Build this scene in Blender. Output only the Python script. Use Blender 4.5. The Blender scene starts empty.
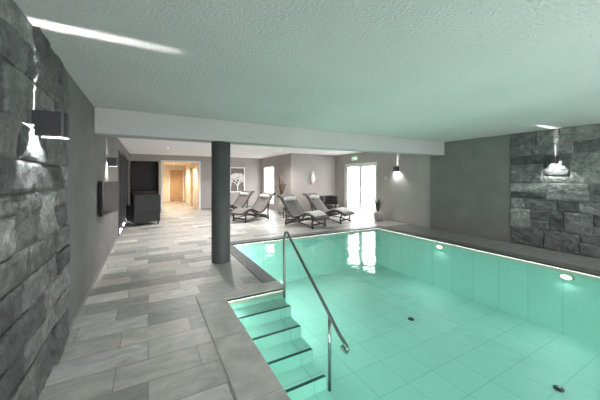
import bpy, bmesh, math, random
from mathutils import Vector, Matrix, noise
random.seed(7)
sc=bpy.context.scene
try:
    sc.view_settings.view_transform='Standard'
except Exception: pass
# ------------------------------------------------------------ materials
def newmat(name):
    m=bpy.data.materials.new(name); m.use_nodes=True
    nt=m.node_tree; b=nt.nodes['Principled BSDF']; return m,nt,b
def N(nt,t,**kw):
    n=nt.nodes.new(t)
    for k,v in kw.items():
        if hasattr(n,k): setattr(n,k,v)
        else: n.inputs[k].default_value=v
    return n
def ramp(nt,stops):
    r=nt.nodes.new('ShaderNodeValToRGB'); e=r.color_ramp.elements
    while len(e)<len(stops): e.new(0.5)
    for i,(p,c) in enumerate(stops):
        e[i].position=p; e[i].color=(*c,1)
    return r
def simple(name,col,rough=.5,metal=0,spec=.5,nscale=8,nvar=.12,bump=0,bscale=60):
    m,nt,b=newmat(name); L=nt.links.new
    tc=N(nt,'ShaderNodeTexCoord'); no=N(nt,'ShaderNodeTexNoise'); no.inputs['Scale'].default_value=nscale; no.inputs['Detail'].default_value=5
    L(tc.outputs['Object'],no.inputs['Vector'])
    r=ramp(nt,[(.3,tuple(c*(1-nvar) for c in col)),(.7,tuple(min(1,c*(1+nvar)) for c in col))])
    L(no.outputs['Fac'],r.inputs['Fac']); L(r.outputs['Color'],b.inputs['Base Color'])
    b.inputs['Roughness'].default_value=rough; b.inputs['Metallic'].default_value=metal
    b.inputs['Specular IOR Level'].default_value=spec
    if bump:
        n2=N(nt,'ShaderNodeTexNoise'); n2.inputs['Scale'].default_value=bscale; n2.inputs['Detail'].default_value=4
        L(tc.outputs['Object'],n2.inputs['Vector'])
        bp=N(nt,'ShaderNodeBump'); bp.inputs['Strength'].default_value=bump; bp.inputs['Distance'].default_value=.01
        L(n2.outputs['Fac'],bp.inputs['Height']); L(bp.outputs['Normal'],b.inputs['Normal'])
    return m
def emis(name,col,s):
    m,nt,b=newmat(name); b.inputs['Base Color'].default_value=(*col,1)
    b.inputs['Emission Color'].default_value=(*col,1); b.inputs['Emission Strength'].default_value=s
    return m
M_wall=simple('microcement_grey',(.165,.16,.157),.75,nscale=2.2,nvar=.12,bump=.15,bscale=30)
M_wall_l=simple('lounge_plaster',(.36,.335,.32),.8,nscale=1.5,nvar=.06)
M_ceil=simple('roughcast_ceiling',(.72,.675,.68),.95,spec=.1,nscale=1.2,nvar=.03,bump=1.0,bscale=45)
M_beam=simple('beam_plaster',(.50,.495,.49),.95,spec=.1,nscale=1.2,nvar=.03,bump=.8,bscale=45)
M_ceil2=simple('smooth_ceiling',(.88,.88,.88),.9,nscale=1,nvar=.02)
M_col=simple('column_paint',(.085,.09,.09),.55,nscale=3,nvar=.08)
M_black=simple('black_metal',(.02,.02,.022),.35,nscale=20)
M_lamp=simple('lamp_anthracite',(.05,.052,.055),.45,metal=.3,nscale=20)
M_steel=simple('brushed_steel',(.30,.31,.30),.28,metal=1,nscale=30,nvar=.05)
M_frame=simple('white_frame',(.8,.8,.8),.4,nscale=4,nvar=.02)
M_rattan=simple('dark_rattan',(.035,.03,.028),.6,nscale=90,nvar=.5,bump=.6,bscale=120)
M_sling=simple('sling_fabric',(.17,.155,.145),.8,nscale=120,nvar=.25,bump=.4,bscale=150)
M_towel=simple('towel_cloth',(.6,.59,.57),.95,nscale=40,nvar=.08,bump=.6,bscale=200)
M_dwood=simple('dark_wood',(.03,.022,.018),.5,nscale=6,nvar=.3)
M_wood=simple('oak_door',(.42,.27,.15),.5,nscale=6,nvar=.2)
M_warm=simple('corridor_plaster',(.75,.66,.54),.8,nscale=2,nvar=.04)
M_coplight=simple('coping_light_stone',(.42,.415,.39),.5,nscale=5,nvar=.2,bump=.15)
M_copdark=simple('coping_dark_stone',(.10,.10,.097),.5,nscale=9,nvar=.3,bump=.15)
M_deck=simple('ledge_stone',(.20,.20,.19),.5,nscale=6,nvar=.2)
M_plant=simple('leaf_green',(.05,.09,.03),.6,nscale=10,nvar=.3)
M_dry=simple('dried_branches',(.10,.06,.035),.8,nscale=20,nvar=.3)
M_pot=simple('ceramic_pot',(.3,.28,.27),.4,nscale=8)
M_cream=simple('carved_panel_white',(.85,.84,.82),.7,nscale=10,nvar=.05)
M_pback=simple('carved_panel_backing',(.17,.15,.14),.7,nscale=10,nvar=.05)
M_nose=simple('step_nosing',(.02,.07,.065),.5,nscale=10)
M_band=simple('waterline_tile',(.50,.52,.42),.35,nscale=12,nvar=.1)
M_terr=simple('terrace_concrete',(.5,.5,.5),.9,nscale=4)
M_orange=simple('amber_glass',(.8,.35,.1),.3,nscale=12,nvar=.3)

# floor tiles
def tilemat():
    m,nt,b=newmat('slate_floor_tiles'); L=nt.links.new
    tc=N(nt,'ShaderNodeTexCoord')
    br=N(nt,'ShaderNodeTexBrick'); br.offset=.37; br.offset_frequency=2; br.squash=1.35; br.squash_frequency=3
    br.inputs['Color1'].default_value=(0,0,0,1); br.inputs['Color2'].default_value=(1,1,1,1); br.inputs['Mortar'].default_value=(.5,.5,.5,1)
    br.inputs['Scale'].default_value=1; br.inputs['Mortar Size'].default_value=.004; br.inputs['Mortar Smooth'].default_value=.2
    br.inputs['Brick Width'].default_value=.62; br.inputs['Row Height'].default_value=.30; br.inputs['Bias'].default_value=0
    L(tc.outputs['Object'],br.inputs['Vector'])
    r=ramp(nt,[(0,(.22,.22,.215)),(.2,(.33,.325,.31)),(.45,(.44,.42,.385)),(.7,(.45,.45,.44)),(1,(.60,.58,.54))])
    L(br.outputs['Color'],r.inputs['Fac'])
    # per-tile offset so veins break at the joints
    ad=N(nt,'ShaderNodeVectorMath',operation='MULTIPLY_ADD'); ad.inputs[1].default_value=(7,7,7)
    L(br.outputs['Color'],ad.inputs[0])
    mp=N(nt,'ShaderNodeMapping'); mp.inputs['Scale'].default_value=(2,3.4,1); L(tc.outputs['Object'],mp.inputs['Vector'])
    L(mp.outputs['Vector'],ad.inputs[2])
    no=N(nt,'ShaderNodeTexNoise'); no.inputs['Scale'].default_value=1.5; no.inputs['Detail'].default_value=8; no.inputs['Roughness'].default_value=.65; no.inputs['Distortion'].default_value=1.6
    L(ad.outputs[0],no.inputs['Vector'])
    r2=ramp(nt,[(.28,(.68,.68,.70)),(.72,(1.0,.99,.96))]); r2.color_ramp.elements[1].color=(1.22,1.21,1.18,1)
    L(no.outputs['Fac'],r2.inputs['Fac'])
    mx=N(nt,'ShaderNodeMix',data_type='RGBA',blend_type='MULTIPLY'); mx.inputs['Factor'].default_value=1
    L(r.outputs['Color'],mx.inputs[6]); L(r2.outputs['Color'],mx.inputs[7])
    m2=N(nt,'ShaderNodeMix',data_type='RGBA'); m2.inputs[7].default_value=(.18,.18,.17,1)
    L(br.outputs['Fac'],m2.inputs[0]); L(mx.outputs[2],m2.inputs[6])
    L(m2.outputs[2],b.inputs['Base Color'])
    b.inputs['Roughness'].default_value=.40; b.inputs['Specular IOR Level'].default_value=.5
    bp=N(nt,'ShaderNodeBump'); bp.inputs['Strength'].default_value=.25; bp.inputs['Distance'].default_value=.01
    L(no.outputs['Fac'],bp.inputs['Height']); L(bp.outputs['Normal'],b.inputs['Normal'])
    return m
M_floor=tilemat()
def stonemat():
    m,nt,b=newmat('split_slate'); L=nt.links.new
    tc=N(nt,'ShaderNodeTexCoord'); g=N(nt,'ShaderNodeNewGeometry')
    r=ramp(nt,[(0,(.065,.067,.07)),(.5,(.13,.132,.135)),(1,(.24,.24,.242))]); L(g.outputs['Random Per Island'],r.inputs['Fac'])
    no=N(nt,'ShaderNodeTexNoise'); no.inputs['Scale'].default_value=6; no.inputs['Detail'].default_value=12; no.inputs['Roughness'].default_value=.75; no.inputs['Distortion'].default_value=1.2
    L(tc.outputs['Object'],no.inputs['Vector'])
    r2=ramp(nt,[(.34,(.42,.42,.44)),(.5,(.95,.95,.95)),(.66,(1,1,1))]); r2.color_ramp.elements[2].color=(1.7,1.7,1.66,1); L(no.outputs['Fac'],r2.inputs['Fac'])
    mx=N(nt,'ShaderNodeMix',data_type='RGBA',blend_type='MULTIPLY'); mx.inputs['Factor'].default_value=1
    L(r.outputs['Color'],mx.inputs[6]); L(r2.outputs['Color'],mx.inputs[7]); L(mx.outputs[2],b.inputs['Base Color'])
    b.inputs['Roughness'].default_value=.55
    bp=N(nt,'ShaderNodeBump'); bp.inputs['Strength'].default_value=1; bp.inputs['Distance'].default_value=.035
    L(no.outputs['Fac'],bp.inputs['Height']); L(bp.outputs['Normal'],b.inputs['Normal'])
    return m
M_stone=stonemat()
def poolmat():
    m,nt,b=newmat('pool_tiles'); L=nt.links.new
    tc=N(nt,'ShaderNodeTexCoord')
    br=N(nt,'ShaderNodeTexBrick'); br.offset=0
    br.inputs['Color1'].default_value=(.39,.70,.625,1); br.inputs['Color2'].default_value=(.41,.725,.645,1); br.inputs['Mortar'].default_value=(.31,.60,.54,1)
    br.inputs['Scale'].default_value=1; br.inputs['Mortar Size'].default_value=.008; br.inputs['Brick Width'].default_value=.5; br.inputs['Row Height'].default_value=.5
    L(tc.outputs['Object'],br.inputs['Vector']); L(br.outputs['Color'],b.inputs['Base Color']); b.inputs['Roughness'].default_value=.6
    return m
M_pool=poolmat()
def watermat():
    m=bpy.data.materials.new('water'); m.use_nodes=True; nt=m.node_tree; nt.nodes.clear(); L=nt.links.new
    out=N(nt,'ShaderNodeOutputMaterial'); mix=N(nt,'ShaderNodeMixShader'); tr=N(nt,'ShaderNodeBsdfTransparent'); gl=N(nt,'ShaderNodeBsdfGlossy')
    tr.inputs['Color'].default_value=(.87,.975,.95,1); gl.inputs['Roughness'].default_value=.06
    fr=N(nt,'ShaderNodeFresnel'); fr.inputs['IOR'].default_value=1.33
    tc=N(nt,'ShaderNodeTexCoord'); no=N(nt,'ShaderNodeTexNoise'); no.inputs['Scale'].default_value=3.0; no.inputs['Detail'].default_value=2
    L(tc.outputs['Object'],no.inputs['Vector'])
    bp=N(nt,'ShaderNodeBump'); bp.inputs['Strength'].default_value=.16; bp.inputs['Distance'].default_value=.05
    L(no.outputs['Fac'],bp.inputs['Height']); L(bp.outputs['Normal'],gl.inputs['Normal']); L(bp.outputs['Normal'],fr.inputs['Normal'])
    L(fr.outputs[0],mix.inputs[0]); L(tr.outputs[0],mix.inputs[1]); L(gl.outputs[0],mix.inputs[2]); L(mix.outputs[0],out.inputs[0])
    return m
M_water=watermat()
def glassmat(name,tint,f=.12):
    m=bpy.data.materials.new(name); m.use_nodes=True; nt=m.node_tree; nt.nodes.clear(); L=nt.links.new
    out=N(nt,'ShaderNodeOutputMaterial'); mix=N(nt,'ShaderNodeMixShader'); tr=N(nt,'ShaderNodeBsdfTransparent'); gl=N(nt,'ShaderNodeBsdfGlossy')
    tr.inputs['Color'].default_value=(*tint,1); gl.inputs['Roughness'].default_value=.02; mix.inputs[0].default_value=f
    L(tr.outputs[0],mix.inputs[1]); L(gl.outputs[0],mix.inputs[2]); L(mix.outputs[0],out.inputs[0]); return m
M_glass=glassmat('window_glass',(.95,.97,.96),.06)
M_screen=simple('tv_screen',(.012,.012,.014),.12,nscale=5)
# ------------------------------------------------------------ builder
def smoothpath(pts,n=6,closed=False):
    P=[Vector(p) for p in pts]; out=[]
    for i in range(len(P)-1):
        p0=P[max(i-1,0)];p1=P[i];p2=P[i+1];p3=P[min(i+2,len(P)-1)]
        for k in range(n):
            t=k/n
            out.append(.5*((2*p1)+(-p0+p2)*t+(2*p0-5*p1+4*p2-p3)*t*t+(-p0+3*p1-3*p2+p3)*t**3))
    out.append(P[-1]); return out
class B:
    def __init__(s,name,mats):
        s.name=name; s.mats=mats if isinstance(mats,list) else [mats]; s.bm=bmesh.new()
    def face(s,vs,mi=0,smooth=False):
        try:
            f=s.bm.faces.new(vs); f.material_index=mi; f.smooth=smooth; return f
        except ValueError: return None
    def box(s,x0,x1,y0,y1,z0,z1,mi=0,mat=None):
        v=[]
        for z in (z0,z1):
            for (x,y) in ((x0,y0),(x1,y0),(x1,y1),(x0,y1)):
                p=Vector((x,y,z)); 
                if mat: p=mat@p
                v.append(s.bm.verts.new(p))
        for q in ((3,2,1,0),(4,5,6,7),(0,1,5,4),(1,2,6,5),(2,3,7,6),(3,0,4,7)): s.face([v[i] for i in q],mi)
        return s
    def tube(s,pts,r,mi=0,seg=10,caps=True):
        P=[Vector(p) for p in pts]; rings=[]; up=None
        for i,p in enumerate(P):
            t=(P[min(i+1,len(P)-1)]-P[max(i-1,0)]).normalized()
            if up is None:
                up=Vector((0,0,1)) if abs(t.z)<.9 else Vector((1,0,0))
            a=t.cross(up); 
            if a.length<1e-4: a=t.cross(Vector((0,1,0)))
            a.normalize(); b2=a.cross(t).normalized(); up=b2
            rr=r[i] if isinstance(r,(list,tuple)) else r
            rings.append([s.bm.verts.new(p+a*math.cos(2*math.pi*k/seg)*rr+b2*math.sin(2*math.pi*k/seg)*rr) for k in range(seg)])
        for i in range(len(rings)-1):
            for k in range(seg):
                s.face([rings[i][k],rings[i][(k+1)%seg],rings[i+1][(k+1)%seg],rings[i+1][k]],mi,True)
        if caps:
            s.face(list(reversed(rings[0])),mi); s.face(rings[-1],mi)
        return s
    def lathe(s,prof,cx,cy,mi=0,seg=32):
        rings=[]
        for (r,z) in prof:
            rings.append([s.bm.verts.new((cx+r*math.cos(2*math.pi*k/seg),cy+r*math.sin(2*math.pi*k/seg),z)) for k in range(seg)])
        for i in range(len(rings)-1):
            for k in range(seg):
                s.face([rings[i][k],rings[i][(k+1)%seg],rings[i+1][(k+1)%seg],rings[i+1][k]],mi,True)
        s.face(list(reversed(rings[0])),mi); s.face(rings[-1],mi)
        return s
    def done(s,mat=None,bevel=0):
        bmesh.ops.recalc_face_normals(s.bm,faces=s.bm.faces)
        me=bpy.data.meshes.new(s.name); s.bm.to_mesh(me); s.bm.free()
        for m in s.mats: me.materials.append(m)
        o=bpy.data.objects.new(s.name,me); sc.collection.objects.link(o)
        if mat: o.matrix_world=mat
        if bevel:
            b=o.modifiers.new('bevel','BEVEL'); b.width=bevel; b.segments=2; b.limit_method='ANGLE'
        return o
# ------------------------------------------------------------ dimensions
XL=-.70; XR=7.60; XR2=7.68; Y0=-3.0; YB=14.0; YM=10.5; XM=5.33; H=2.60
PX0=.87; PX1=1.70; PXR=6.30; PYS=3.52; PYF=6.42; PYN=-1.6; PD=-1.15; WL=-.05
# floor
f=B('floor',[M_floor,M_deck])
T=-.028
f.box(XL,PX0,Y0,PYS,T,0); f.box(XL,PX1,PYS,PYF,T,0); f.box(PX0,XR+.08,Y0,PYN,T,0)
f.box(XL,XR2,PYF,YM,T,0); f.box(XL,XM,YM,YB,T,0); f.box(XL-1,2.14,YB,20.2,T,0)
f.box(PXR,XR+.08,PYN,PYF,T,0,1)
f.done()
# pool basin
p=B('pool_basin',[M_pool,M_band])
loop=[(PX0,PYN),(PXR,PYN),(PXR,PYF),(PX1,PYF),(PX1,PYS),(PX0,PYS)]
zt=-.03; zb=-.085
top=[p.bm.verts.new((x,y,zt)) for x,y in loop]; mdl=[p.bm.verts.new((x,y,zb)) for x,y in loop]; bot=[p.bm.verts.new((x,y,PD)) for x,y in loop]
n=len(loop)
for i in range(n):
    p.face([top[i],top[(i+1)%n],mdl[(i+1)%n],mdl[i]],1); p.face([mdl[i],mdl[(i+1)%n],bot[(i+1)%n],bot[i]],0)
p.face(bot,0)
po=p.done()
# coping
c=B('pool_coping',[M_coplight,M_copdark])
cz0,cz1=-.03,.012; ov=.0
yy=PYN
while yy<PYS-.01:
    y2=min(yy+.86,PYS); 
    if PYS-y2<.3: y2=PYS
    c.box(PX0-.33,PX0+ov,yy+.002,y2-.002,cz0,cz1,0); yy=y2
c.box(PX0-.33,PX1+ov,PYS-ov,PYS+.28,cz0,cz1,0)
c.box(PX1-.22,PX1+ov,PYS+.28,PYF+.25,cz0,cz1,1)
xx=PX1+ov
while xx<PXR-.01:
    x2=min(xx+.9,PXR-ov); 
    if PXR-x2<.3: x2=PXR-ov
    c.box(xx+.002,x2-.002,PYF-ov,PYF+.25,cz0,cz1,1); 
    if x2>=PXR-ov-1e-6: break
    xx=x2
c.box(PXR-ov,PXR+.28,PYN,PYF+.25,cz0,cz1,1)
c.done(bevel=.006)
# water
w=B('pool_water',M_water)
w.face([w.bm.verts.new((x,y,WL)) for x,y in loop],0)
w.done()
# steps
s=B('pool_steps',[M_pool,M_nose])
ty=.275; tz=.135
for i in range(6):
    ya=PYS-ty*(i+1); yb=PYS-ty*i; z=-.14-tz*i
    s.box(PX0+.001,PX1-.05,ya,yb-.001 if i==0 else yb,PD+.001,z,0)
    s.box(PX0+.01,PX1-.06,ya+.0,ya+.035,z-.001,z+.004,1)
s.done()
# handrail
r=B('pool_handrail',[M_steel])
hx=PX1-.025
rad=.018
path=smoothpath([(hx,3.50,-.13),(hx,3.50,.2),(hx,3.50,.66),(hx,3.47,.78),(hx,3.40,.80),(hx,3.32,.74),(hx,3.0,.52),(hx,2.5,.175),(hx,2.25,.0),(hx,2.13,-.06),(hx,2.10,-.10),(hx,2.13,-.13),(hx,2.19,-.11)],6)
r.tube(path,rad,0,12)
r.tube([(hx,2.40,.10),(hx,2.40,-.3),(hx,2.40,-.69)],rad*.95,0,12)
r.done()
# pool inlets on the floor
for (x,y) in ((3.1,1.15),(4.6,1.5),(4.4,3.6),(2.9,.55)):
    q=B('pool_floor_inlet',[M_black]); q.lathe([(.055,PD),(.055,PD+.015),(.04,PD+.025),(.02,PD+.03)],x,y); q.done()
# underwater lamps (right wall)
M_uw=emis('underwater_lens',(1,.88,.6),2.4)
for y in (4.3,1.95,-.4):
    q=B('underwater_pool_light',[M_steel,M_uw])
    mt=Matrix.Translation((PXR-.001,y,-.15))@Matrix.Rotation(-math.pi/2,4,'Y')@Matrix.Diagonal((.5,1,1,1))
    q.lathe([(.10,0),(.10,.012),(.085,.018)],0,0,0,24); q.lathe([(.08,.018),(.08,.022),(.05,.026)],0,0,1,24)
    q.done(mt)
# ------------------------------------------------------------ walls
wl=B('wall_left',[M_wall]); wl.box(XL-.2,XL,Y0,8.8,0,H); wl.box(XL-.2,XL,8.8,12.6,2.28,H); wl.box(XL-.2,XL,12.6,YB,0,H); wl.done()
wr=B('wall_right',[M_wall,M_wall_l]); wr.box(XR,XR+.3,Y0,5.5,0,H)
D0,D1,DH=7.85,9.85,2.18
wr.box(XR2,XR2+.22,5.5,D0,0,H,1); wr.box(XR2,XR2+.22,D1,YM,0,H,1); wr.box(XR2,XR2+.22,D0,D1,DH,H,1); wr.done()
wb=B('wall_back',[M_wall_l]);
wb.box(XL,.5,YB,YB+.15,2.3,H); wb.box(.5,.58,YB,YB+.15,0,H); wb.box(.58,2.14,YB,YB+.15,2.33,H); wb.box(2.14,XM,YB,YB+.15,0,H); wb.done()
wm=B('wall_lounge',[M_wall_l]); wm.box(XM,XR2+.22,YM,YM+.15,0,H)
W0,W1=12.35,13.75
wm.box(XM,XM+.15,YM+.15,W0,0,H); wm.box(XM,XM+.15,W1,YB+.15,0,H); wm.box(XM,XM+.15,W0,W1,2.15,H); wm.box(XM,XM+.15,W0,W1,0,.25); wm.done()
wc=B('wall_corridor',[M_warm,M_dwood]); wc.box(2.14,2.3,YB+.15,20.2,0,2.4); wc.box(.42,.58,YB+.15,20.2,0,2.4); wc.box(.42,2.3,20.2,20.35,0,2.4)
wc.box(XL-.2,.42,15.2,15.35,0,H,1); wc.box(XL-.3,XL,YB+.15,15.2,0,H,1); wc.box(.40,.42,YB+.15,15.2,0,H,1); wc.done()
# rear wall; its unseen windows are added to let in fill light
rw=B('wall_rear',[M_wall]); rw.box(XL-.2,XR+.3,Y0-.2,Y0,0,.4); rw.box(XL-.2,XR+.3,Y0-.2,Y0,2.35,H); rw.box(XL-.2,0,Y0-.2,Y0,.4,2.35); rw.box(6.8,XR+.3,Y0-.2,Y0,.4,2.35); rw.done()
wf=B('rear_fill_window',[M_frame,M_glass])  # added behind the camera as an opening for neutral fill
for i in range(5):
    x=0+i*1.7; wf.box(x-.03 if i else 0,x+.03 if i<4 else 6.8,Y0-.12,Y0-.06,.4,2.35)
wf.box(0,6.8,Y0-.12,Y0-.06,.4,.46); wf.box(0,6.8,Y0-.12,Y0-.06,2.29,2.35); wf.box(.0,6.8,Y0-.095,Y0-.085,.46,2.29,1); wf.done()
# ceilings
BY0,BY1,BZ=5.04,5.42,2.215
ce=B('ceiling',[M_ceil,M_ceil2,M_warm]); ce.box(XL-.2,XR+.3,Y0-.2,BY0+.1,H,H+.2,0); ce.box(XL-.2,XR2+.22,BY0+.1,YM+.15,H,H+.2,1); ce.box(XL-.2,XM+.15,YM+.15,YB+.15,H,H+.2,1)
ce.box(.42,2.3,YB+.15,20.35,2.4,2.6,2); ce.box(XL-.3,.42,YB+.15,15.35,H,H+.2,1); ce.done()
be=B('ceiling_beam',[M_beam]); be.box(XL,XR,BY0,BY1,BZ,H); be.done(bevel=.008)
co=B('column',[M_col]); co.lathe([(.172,0),(.172,.01),(.17,.02),(.17,BZ)],1.19,5.23,0,48); co.done()
# baseboards
bb=B('baseboard_back',[M_deck]); bb.box(2.2,XM,YB-.012,YB,0,.07); bb.done()
bb=B('baseboard_lounge',[M_deck]); bb.box(XM,XR2,YM-.012,YM,0,.07); bb.done()
bb=B('baseboard_left',[M_deck]); bb.box(XL,XL+.012,3.5,8.75,0,.07); bb.done()
# french doors
d=B('door_1',[M_frame,M_glass,M_steel])
x0,x1=XR2+.06,XR2+.12
d.box(x0,x1,D0,D0+.07,0,DH); d.box(x0,x1,D1-.07,D1,0,DH); d.box(x0,x1,D0+.07,D1-.07,DH-.07,DH)
mid=(D0+D1)/2
for a,b_ in ((D0+.07,mid),(mid,D1-.07)):
    d.box(x0-.01,x1-.01,a,a+.09,0,DH-.07); d.box(x0-.01,x1-.01,b_-.09,b_,0,DH-.07)
    d.box(x0-.01,x1-.01,a+.09,b_-.09,0,.12); d.box(x0-.01,x1-.01,a+.09,b_-.09,DH-.16,DH-.07)
    d.box(x0+.02,x0+.03,a+.09,b_-.09,.12,DH-.16,1)
d.box(x0-.06,x0-.02,mid-.05,mid-.03,1.0,1.14,2); d.done()
d=B('window_2',[M_frame,M_glass]); x0=XM+.05
d.box(x0,x0+.06,W0,W0+.07,.25,2.15); d.box(x0,x0+.06,W1-.07,W1,.25,2.15); d.box(x0,x0+.06,W0+.07,W1-.07,.25,.32); d.box(x0,x0+.06,W0+.07,W1-.07,2.08,2.15)
d.box(x0+.02,x0+.03,W0+.07,W1-.07,.32,2.08,1); d.done()
# dark glazed partition on left
d=B('door_2',[M_black,M_screen]);
d.box(XL-.10,XL-.05,8.8,12.6,0,2.28,1)
for i in range(4):
    y=8.8+i*(3.8-.06)/3; d.box(XL-.12,XL+.02,y,y+.06,0,2.28,0)
d.box(XL-.12,XL+.02,8.8,12.6,2.22,2.28,0); d.done()
# corridor doors
d=B('door_3',[M_wood,M_frame,M_steel]); d.box(1.25,2.05,20.14,20.19,0,2.1,0); d.box(1.18,1.25,20.12,20.2,0,2.17,1); d.box(2.05,2.12,20.12,20.2,0,2.17,1); d.box(1.25,2.05,20.12,20.2,2.1,2.17,1); d.tube([(1.35,20.14,1.05),(1.35,20.08,1.05),(1.46,20.08,1.05)],.012,2); d.done()
d=B('door_4',[M_wood,M_frame,M_steel]); d.box(2.09,2.13,15.6,16.5,0,2.1,0); d.box(2.08,2.14,15.53,15.6,0,2.17,1); d.box(2.08,2.14,16.5,16.57,0,2.17,1); d.box(2.08,2.14,15.6,16.5,2.1,2.17,1); d.tube([(2.09,15.7,1.05),(2.03,15.7,1.05),(2.03,15.82,1.05)],.012,2); d.done()
tr=B('trim_1',[M_frame]); tr.box(.5,.58,YB-.03,YB,0,2.36); tr.box(.58,2.14,YB-.03,YB,2.3,2.36); tr.box(2.14,2.21,YB-.03,YB,0,2.36); tr.done()
# terrace
t=B('terrace_ground',[M_terr]); t.box(XM+.15,16,YM+.15,20,-.3,-.02); t.box(XR2+.22,16,4,YM+.15,-.3,-.02); t.done()
t=B('terrace_ground',[M_terr]); t.box(-6,14,-14,Y0-.2,-.3,-.02); t.done()
# ------------------------------------------------------------ stone cladding
def cladding(xw,sgn,y0,y1,seed):
    rnd=random.Random(seed)
    b=B('stone_cladding',[M_stone])
    cells=[]
    z=0.0
    while z<H-.01:
        h=rnd.choice((.24,.30,.36,.42,.2)); 
        if H-z-h<.16: h=H-z
        y=y1
        while y>y0+.01:
            l=rnd.uniform(.25,.68)
            if y-l-y0<.2: l=y-y0
            if h>.28 and rnd.random()<.35:
                k=rnd.uniform(.35,.65); cells+= [(y-l,y,z,z+h*k),(y-l,y,z+h*k,z+h)]
            else: cells.append((y-l,y,z,z+h))
            y-=l
        z+=h
    for (a,c2,e0,e1) in cells:
        g=.004; a+=g;c2-=g;e0+=g;e1-=g
        base=rnd.uniform(.016,.034); ta=rnd.uniform(-.011,.011); tb=rnd.uniform(-.011,.011); off=Vector((rnd.random()*50,rnd.random()*50,0))
        nu=max(4,int((c2-a)/.022)); nv=max(4,int((e1-e0)/.022))
        V=[]
        for i in range(nu+1):
            row=[]
            for j in range(nv+1):
                u=i/nu; v=j/nv; yy=a+(c2-a)*u; zz=e0+(e1-e0)*v
                edge=min(u*(c2-a),(1-u)*(c2-a),v*(e1-e0),(1-v)*(e1-e0))
                q=Vector((yy*4,zz*6,0))+off
                f1=noise.fractal(q,.7,2.1,5)
                ledge=round(f1*3.2)/3.2            # cleft layers of split slate
                dd=base+ta*(u-.5)*2+tb*(v-.5)*2+ .009*f1+.008*ledge
                dd-= .010*max(0,1-edge/.012)
                dd=max(.004,min(.055,dd))
                row.append(b.bm.verts.new((xw+sgn*dd,yy,zz)))
            V.append(row)
        for i in range(nu):
            for j in range(nv): b.face([V[i][j],V[i+1][j],V[i+1][j+1],V[i][j+1]],0,False)
        bord=[V[i][0] for i in range(nu+1)]+[V[nu][j] for j in range(1,nv+1)]+[V[i][nv] for i in range(nu-1,-1,-1)]+[V[0][j] for j in range(nv-1,0,-1)]
        back=[b.bm.verts.new((xw,v.co.y,v.co.z)) for v in bord]; m=len(bord)
        for k in range(m): b.face([bord[k],bord[(k+1)%m],back[(k+1)%m],back[k]],0)
    return b.done()
cladding(XL,1,-2.9,3.47,3); cladding(XR,-1,-2.9,3.36,11)
# ------------------------------------------------------------ wall lamps
def wall_lamp(x,y,z,sgn,e=10,ed=20):
    b=B('wall_lamp',[M_lamp])
    D=.17; W=.068; h=.085; t=.004; sl=.0045
    b.box(0,.012,-W,W,-.01,h)
    b.box(.012,D-.02,-W,-W+t,-h,h); b.box(.012,D-.02,W-t,W,-h,h)
    b.box(.012,D-.0,-W+t,W-t,-.006,-.002)      # shelf between the up and the down bulb
    K=8; pts=[]
    for k in range(K+1):
        a=-math.pi/2+math.pi*k/K; pts.append((D-.02+.03*math.cos(a),W*math.sin(a)))
    for k in range(K):
        (xa,ya),(xb,yb)=pts[k],pts[k+1]; f_=.93
        v=[b.bm.verts.new(q) for q in ((xa,ya,-h),(xb,yb,-h),(xb,yb,h),(xa,ya,h))]
        u=[b.bm.verts.new(q) for q in ((D-.02+(xa-D+.02)*f_,ya*f_,-h),(D-.02+(xb-D+.02)*f_,yb*f_,-h),(D-.02+(xb-D+.02)*f_,yb*f_,h),(D-.02+(xa-D+.02)*f_,ya*f_,h))]
        b.face(v); b.face(list(reversed(u))); b.face([v[0],v[1],u[1],u[0]]); b.face([v[2],v[3],u[3],u[2]])
    b.box(.012,D-.02,-W,-sl,h-.003,h); b.box(.012,D-.02,sl,W,h-.003,h)
    for sg in (-1,1):
        arc=[(px,py) for px,py in pts if py*sg>sl]
        xf=D-.02+.03*math.sqrt(1-(sl/W)**2)
        poly=[(D-.02,sg*sl)]+([(xf,sg*sl)]+sorted(arc,key=lambda q:abs(q[1])))
        b.face([b.bm.verts.new((px,py,h)) for px,py in poly])
    M=Matrix.Translation((x,y,z))@(Matrix.Identity(4) if sgn>0 else Matrix.Rotation(math.pi,4,'Z'))
    o=b.done(M)
    for nm,en,zz in (('bulb_up',e,.02),('bulb_down',ed,-.028)):
        l=bpy.data.lights.new(nm,'POINT'); l.energy=en; l.shadow_soft_size=.006; l.color=(.95,1,.97)
        lo=bpy.data.objects.new(nm,l); sc.collection.objects.link(lo); lo.parent=o; lo.location=(.10,0,zz)
    return o
wall_lamp(XL+.03,2.5,1.915,1,48,34); wall_lamp(XR-.03,2.52,1.93,-1,48,34); wall_lamp(XR2,6.85,1.86,-1,46,32); wall_lamp(XL,6.45,1.86,1,50,34)
# ------------------------------------------------------------ TV
tv=B('wall_television',[M_black,M_screen])
a=Vector((-.63,5.3,0)); bq=Vector((-.49,6.12,0)); dy=(bq-a); Ln=dy.length; dy.normalize(); nx=Vector((dy.y,-dy.x,0))
Mt=Matrix(((nx.x,dy.x,0,a.x),(nx.y,dy.y,0,a.y),(0,0,1,.94),(0,0,0,1)))
tv.box(-.05,0,0,Ln,0,.56,0,Mt); tv.box(0,.003,.02,Ln-.02,.025,.535,1,Mt)
tv.box(XL,-.62,5.55,5.75,1.12,1.32,0); tv.done(bevel=.003)
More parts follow.
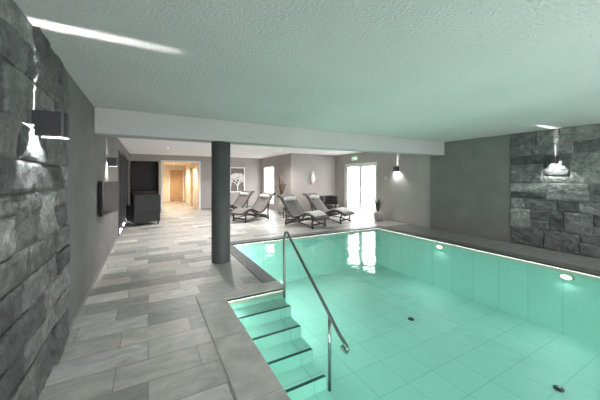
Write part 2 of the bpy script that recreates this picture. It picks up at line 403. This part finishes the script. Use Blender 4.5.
# ------------------------------------------------------------ loungers
def lounger(head,foot,towel=False):
    H_=Vector(head); F=Vector(foot); d=(H_-F); L=d.length; d.normalize()
    b=B('sun_lounger',[M_rattan,M_sling,M_towel])
    prof=[(0,.30),(.12,.36),(.30,.43),(.45,.44),(.62,.37),(.78,.31),(.92,.31),(1.06,.38),(1.22,.55),(1.40,.77),(1.52,.90),(1.60,.95),(1.66,.94)]
    sc_=L/1.66
    P=[Vector((x*sc_,0,z)) for x,z in prof]; P=smoothpath(P,4); Wd=.33
    def sheet(P,Wd,top,bot,mi):
        prev=None
        for i,p_ in enumerate(P):
            t=(P[min(i+1,len(P)-1)]-P[max(i-1,0)]).normalized(); nn=Vector((-t.z,0,t.x))
            ring=[b.bm.verts.new(p_+Vector((0,y,0))+nn*o) for y,o in ((-Wd+.02,top),(-Wd*.5,top-.006),(Wd*.5,top-.006),(Wd-.02,top),(Wd-.02,bot),(-Wd+.02,bot))]
            if prev:
                for k in range(6): b.face([prev[k],prev[(k+1)%6],ring[(k+1)%6],ring[k]],mi,True)
            else: b.face(ring,mi)
            prev=ring
        b.face(list(reversed(prev)),mi)
    sheet(P,Wd,.03,-.015,1)
    if towel: sheet(P[3:16],Wd-.02,.055,.032,2)
    b.tube([(1.38*sc_+.0,y,.85) for y in (-.24,-.23,-.1,0,.1,.23,.24)],[.03,.06,.07,.07,.07,.06,.03],2,10)
    for y in (-Wd,Wd):
        b.tube([p_+Vector((0,y,0)) for p_ in P],.034,0,8)
        b.tube(smoothpath([(.10*sc_,y,.34),(.16*sc_,y,.15),(.12*sc_,y,.0)],5),.026,0,8)
        b.tube(smoothpath([(.42*sc_,y,.42),(.62*sc_,y,.24),(.90*sc_,y,.18),(1.18*sc_,y,.10),(1.28*sc_,y,.0)],5),.026,0,8)
        b.tube(smoothpath([(1.30*sc_,y,.62),(1.24*sc_,y,.3),(1.28*sc_,y,0)],5),.026,0,8)
        b.tube(smoothpath([(.12*sc_,y,.02),(.5*sc_,y,.12),(.9*sc_,y,.14),(1.2*sc_,y,.05)],5),.02,0,8)
    for x,z in ((.0,.30),(1.66,.94),(.14,.12),(1.26,.15)):
        b.tube([(x*sc_,-Wd,z),(x*sc_,Wd,z)],.026,0,8)
    M=Matrix(((d.x,-d.y,0,F.x),(d.y,d.x,0,F.y),(0,0,1,0),(0,0,0,1)))
    return b.done(M)
lounger((4.14,8.68,0),(4.72,7.12,0),True); lounger((5.33,9.05,0),(6.02,7.45,0),True)
lounger((4.2,10.15,0),(2.68,9.5,0)); lounger((3.94,11.87,0),(2.4,11.2,0))
# small rattan side table near the loungers' heads
st=B('rattan_side_table',[M_rattan,M_black]); cx,cy=4.72,9.35
st.box(cx-.22,cx+.22,cy-.22,cy+.22,.40,.43,1)
st.box(cx-.21,cx+.21,cy-.21,cy+.21,.34,.40,0)
for sx in (-.19,.19):
    for sy in (-.19,.19): st.tube([(cx+sx,cy+sy,0),(cx+sx,cy+sy,.36)],.02,0,8)
st.box(cx-.19,cx+.19,cy-.19,cy+.19,.10,.12,0); st.done(bevel=.004)
# ------------------------------------------------------------ armchair (dark)
def armchair(x,y,rot):
    b=B('lounge_armchair',[M_dwood,M_black])
    b.box(-.4,.4,-.38,.38,.10,.42,1); b.box(-.4,-.26,-.38,.38,.42,.64,1); b.box(.26,.4,-.38,.38,.42,.64,1)
    b.box(-.4,.4,.24,.42,.42,.98,1); b.box(-.25,.25,-.36,.23,.42,.5,0)
    for sx in (-.35,.35):
        for sy in (-.33,.33): b.tube([(sx,sy,0),(sx,sy,.12)],.025,0,8)
    return b.done(Matrix.Translation((x,y,0))@Matrix.Rotation(rot,4,'Z'),bevel=.03)
armchair(-.15,10.7,math.radians(200))
cb=B('low_sideboard',[M_dwood,M_black,M_steel]); cb.box(-.62,.38,14.6,15.1,.06,.92,0); cb.box(-.66,.39,14.56,15.12,.92,.96,1)
for x in (-.6,.34):
    cb.box(x-.02,x+.02,14.62,14.66,0,.06,1); cb.box(x-.02,x+.02,15.04,15.08,0,.06,1)
cb.box(-.61,-.13,14.58,14.6,.09,.9,0); cb.box(-.11,.37,14.58,14.6,.09,.9,0); cb.done(bevel=.004)
# carved panel: branching tree relief in a frame
def panel():
    b=B('carved_wall_panel',[M_cream,M_pback]); x0,x1,z0,z1=3.62,4.40,.82,2.1; y=YB
    b.box(x0,x1,y-.015,y,z0,z1,1)
    b.box(x0,x1,y-.06,y-.015,z0,z0+.05); b.box(x0,x1,y-.06,y-.015,z1-.05,z1); b.box(x0,x0+.05,y-.06,y-.015,z0+.05,z1-.05); b.box(x1-.05,x1,y-.06,y-.015,z0+.05,z1-.05)
    rr=random.Random(5)
    def br(px,pz,a,l,r,n):
        qx=px+l*math.sin(a); qz=pz+l*math.cos(a)
        qx=max(x0+.06,min(x1-.06,qx)); qz=max(z0+.06,min(z1-.06,qz))
        b.tube([(px,y-.035,pz),((px+qx)/2+rr.uniform(-.01,.01),y-.035,(pz+qz)/2),(qx,y-.035,qz)],[r,r*.9,r*.8],0,6)
        if n>0:
            for da in (-.65,.0,.65):
                if da==0 and n%2: continue
                br(qx,qz,a+da+rr.uniform(-.2,.2),l*.82,r*.82,n-1)
    br((x0+x1)/2,z0+.04,0,.24,.034,6)
    b.done()
panel()
# floor vase with dried branches
v=B('vase_with_branches',[M_pot,M_dry]); v.lathe([(.10,0),(.15,.1),(.17,.28),(.12,.48),(.07,.58),(.09,.64)],4.98,10.75)
for k in range(16):
    a=random.random()*6.28; sp=random.uniform(.05,.3); h=random.uniform(1.1,1.7)
    v.tube(smoothpath([(4.98,10.75,.55),(4.98+.4*sp*math.cos(a),10.75+.4*sp*math.sin(a),.55+(h-.55)*.5),(4.98+sp*math.cos(a),10.75+sp*math.sin(a),h)],4),[.008]*4+[.012]*4+[.03],1,6)
v.done()
# wall sculpture lamp (flame shape)
v=B('flame_wall_light',[M_cream,M_orange]); 
v.lathe([(.02,1.34),(.05,1.38),(.085,1.48),(.09,1.56),(.06,1.68),(.04,1.76),(.015,1.86)],6.37,YM-.11,0,20); v.box(6.34,6.40,YM-.08,YM,1.42,1.54,1); v.lathe([(.05,1.26),(.07,1.31),(.03,1.35)],6.37,YM-.11,1,16); v.done()
# wicker tub chair
v=B('wicker_tub_chair',[M_rattan]); cx,cy=6.85,9.85
K=20; 
for ring in range(9):
    z=.05+ring*.085; rr=.28+.12*math.sin(ring/8*math.pi*.75)
    span=2*math.pi if ring<5 else math.pi*1.25
    st_=-math.pi/2 if ring<5 else math.pi/2-span/2
    v.tube([(cx+rr*math.cos(st_+span*k/K),cy+rr*math.sin(st_+span*k/K),z) for k in range(K+1)],.045,0,8)
v.lathe([(.25,.02),(.33,.12),(.36,.36),(.3,.42)],cx,cy); v.done()
# potted plant by door
v=B('potted_plant',[M_pot,M_plant]); cx,cy=7.30,7.40; v.lathe([(.09,0),(.14,.05),(.17,.30),(.16,.32)],cx,cy)
for k in range(34):
    a=random.random()*6.28; sp=random.uniform(.08,.26); h=random.uniform(.5,.85)
    p0=Vector((cx,cy,.30)); p1=Vector((cx+.5*sp*math.cos(a),cy+.5*sp*math.sin(a),.30+(h-.30)*.7)); p2=Vector((cx+sp*math.cos(a),cy+sp*math.sin(a),h))
    sd=Vector((-math.sin(a),math.cos(a),0))*.028
    A=[v.bm.verts.new(q) for q in (p0-sd*.3,p0+sd*.3,p1+sd,p1-sd)]; tip=v.bm.verts.new(p2)
    v.face(A,1); v.face([A[3],A[2],tip],1)
v.done()
# exit sign
M_green=emis('exit_green',(.05,.5,.2),1.2); M_wh=emis('exit_white',(.9,1,.9),1.2)
v=B('exit_sign',[M_frame,M_green,M_wh]); v.box(XR2-.05,XR2,8.95,9.3,2.30,2.46,0); v.box(XR2-.055,XR2-.05,8.965,9.285,2.315,2.445,1); v.box(XR2-.058,XR2-.055,9.0,9.08,2.335,2.425,2); v.box(XR2-.058,XR2-.055,9.12,9.25,2.37,2.39,2); v.done()
M_red=simple('red_plastic',(.5,.03,.03),.4)
v=B('emergency_call_button',[M_red,M_frame])
v.box(XR2-.025,XR2,7.35,7.45,1.5,1.6,1); v.box(XR2-.035,XR2-.025,7.375,7.425,1.525,1.575,0); v.done()
# ------------------------------------------------------------ lights
def area(name,loc,rot,sx,sy,e,col,spread=None):
    l=bpy.data.lights.new(name,'AREA'); l.shape='RECTANGLE'; l.size=sx; l.size_y=sy; l.energy=e; l.color=col
    if spread: l.spread=spread
    o=bpy.data.objects.new(name,l); sc.collection.objects.link(o); o.location=loc; o.rotation_euler=rot; return o
TQ=(.86,1,.93)
R=math.radians
area('pool_fill_strip',(PX0+.02,.0,-.20),(0,R(-80),0),.08,3.2,33,TQ)  # unseen strips added under the pool edge to brighten the water
area('pool_fill_strip',(PX1+.02,4.95,-.20),(0,R(-80),0),.08,2.7,39,TQ)
area('pool_fill_strip',(3.6,PYN+.02,-.20),(R(80),0,0),4.8,.08,28,TQ)
area('step_fill_strip',(PX0+.015,2.6,-.085),(0,R(-60),0),.03,1.7,4,TQ)  # unseen strip added to lighten the step treads
for y in (4.3,1.95,-.4):
    area('pool_lamp_beam',(PXR-.035,y,-.15),(0,R(70),0),.08,.14,9,TQ)
# ceiling spots: lounge ones added to brighten it, corridor pair are its own lamps
M_dl=emis('corridor_and_fill_lens',(1,.95,.88),8)
for (x,y,z,e,cl) in ((1.0,7.4,H,60,(1,.98,.97)),(2.1,8.6,H,65,(1,.98,.97)),(2.6,11.6,H,65,(1,.97,.95)),(4.4,9.6,H,80,(1,.97,.95)),(.6,10.6,H,22,(1,.97,.94)),(1.36,15.2,2.4,60,(1,.84,.64)),(1.36,18.2,2.4,90,(1,.84,.64))):
    q=B('corridor_and_fill_downlight',[M_frame,M_dl]); q.lathe([(.05,z-.004),(.055,z)],x,y,0,20); q.lathe([(.035,z-.006),(.035,z-.004)],x,y,1,16); q.done()
    l=bpy.data.lights.new('corridor_and_fill_spot','SPOT'); l.energy=e*3; l.spot_size=R(150); l.spot_blend=.6; l.shadow_soft_size=.04; l.color=cl
    o=bpy.data.objects.new('corridor_and_fill_spot',l); sc.collection.objects.link(o); o.location=(x,y,z-.05)
# world
wd=bpy.data.worlds.new('World'); sc.world=wd; wd.use_nodes=True
bg=wd.node_tree.nodes['Background']; bg.inputs[0].default_value=(1,.95,.96,1); bg.inputs[1].default_value=13.5
def portal(loc,rot,sx,sy):
    o=area('window_portal',loc,rot,sx,sy,0,(1,1,1)); o.data.cycles.is_portal=True
portal((3.4,Y0-.15,1.375),(R(90),0,0),6.8,1.95)  # sampling portal for the added rear window
portal((XR2+.15,mid,1.09),(0,R(90),0),2.18,2.0)
portal((XM+.12,13.05,1.2),(0,R(90),0),1.9,1.4)
# ------------------------------------------------------------ camera
cam=bpy.data.cameras.new('camera'); co_=bpy.data.objects.new('camera',cam); sc.collection.objects.link(co_); sc.camera=co_
cam.sensor_width=36; cam.lens=276/600*36; cam.shift_y=-22/600; cam.clip_start=.02
co_.location=(0,0,1.55); co_.rotation_euler=(R(90),0,R(-28.8))
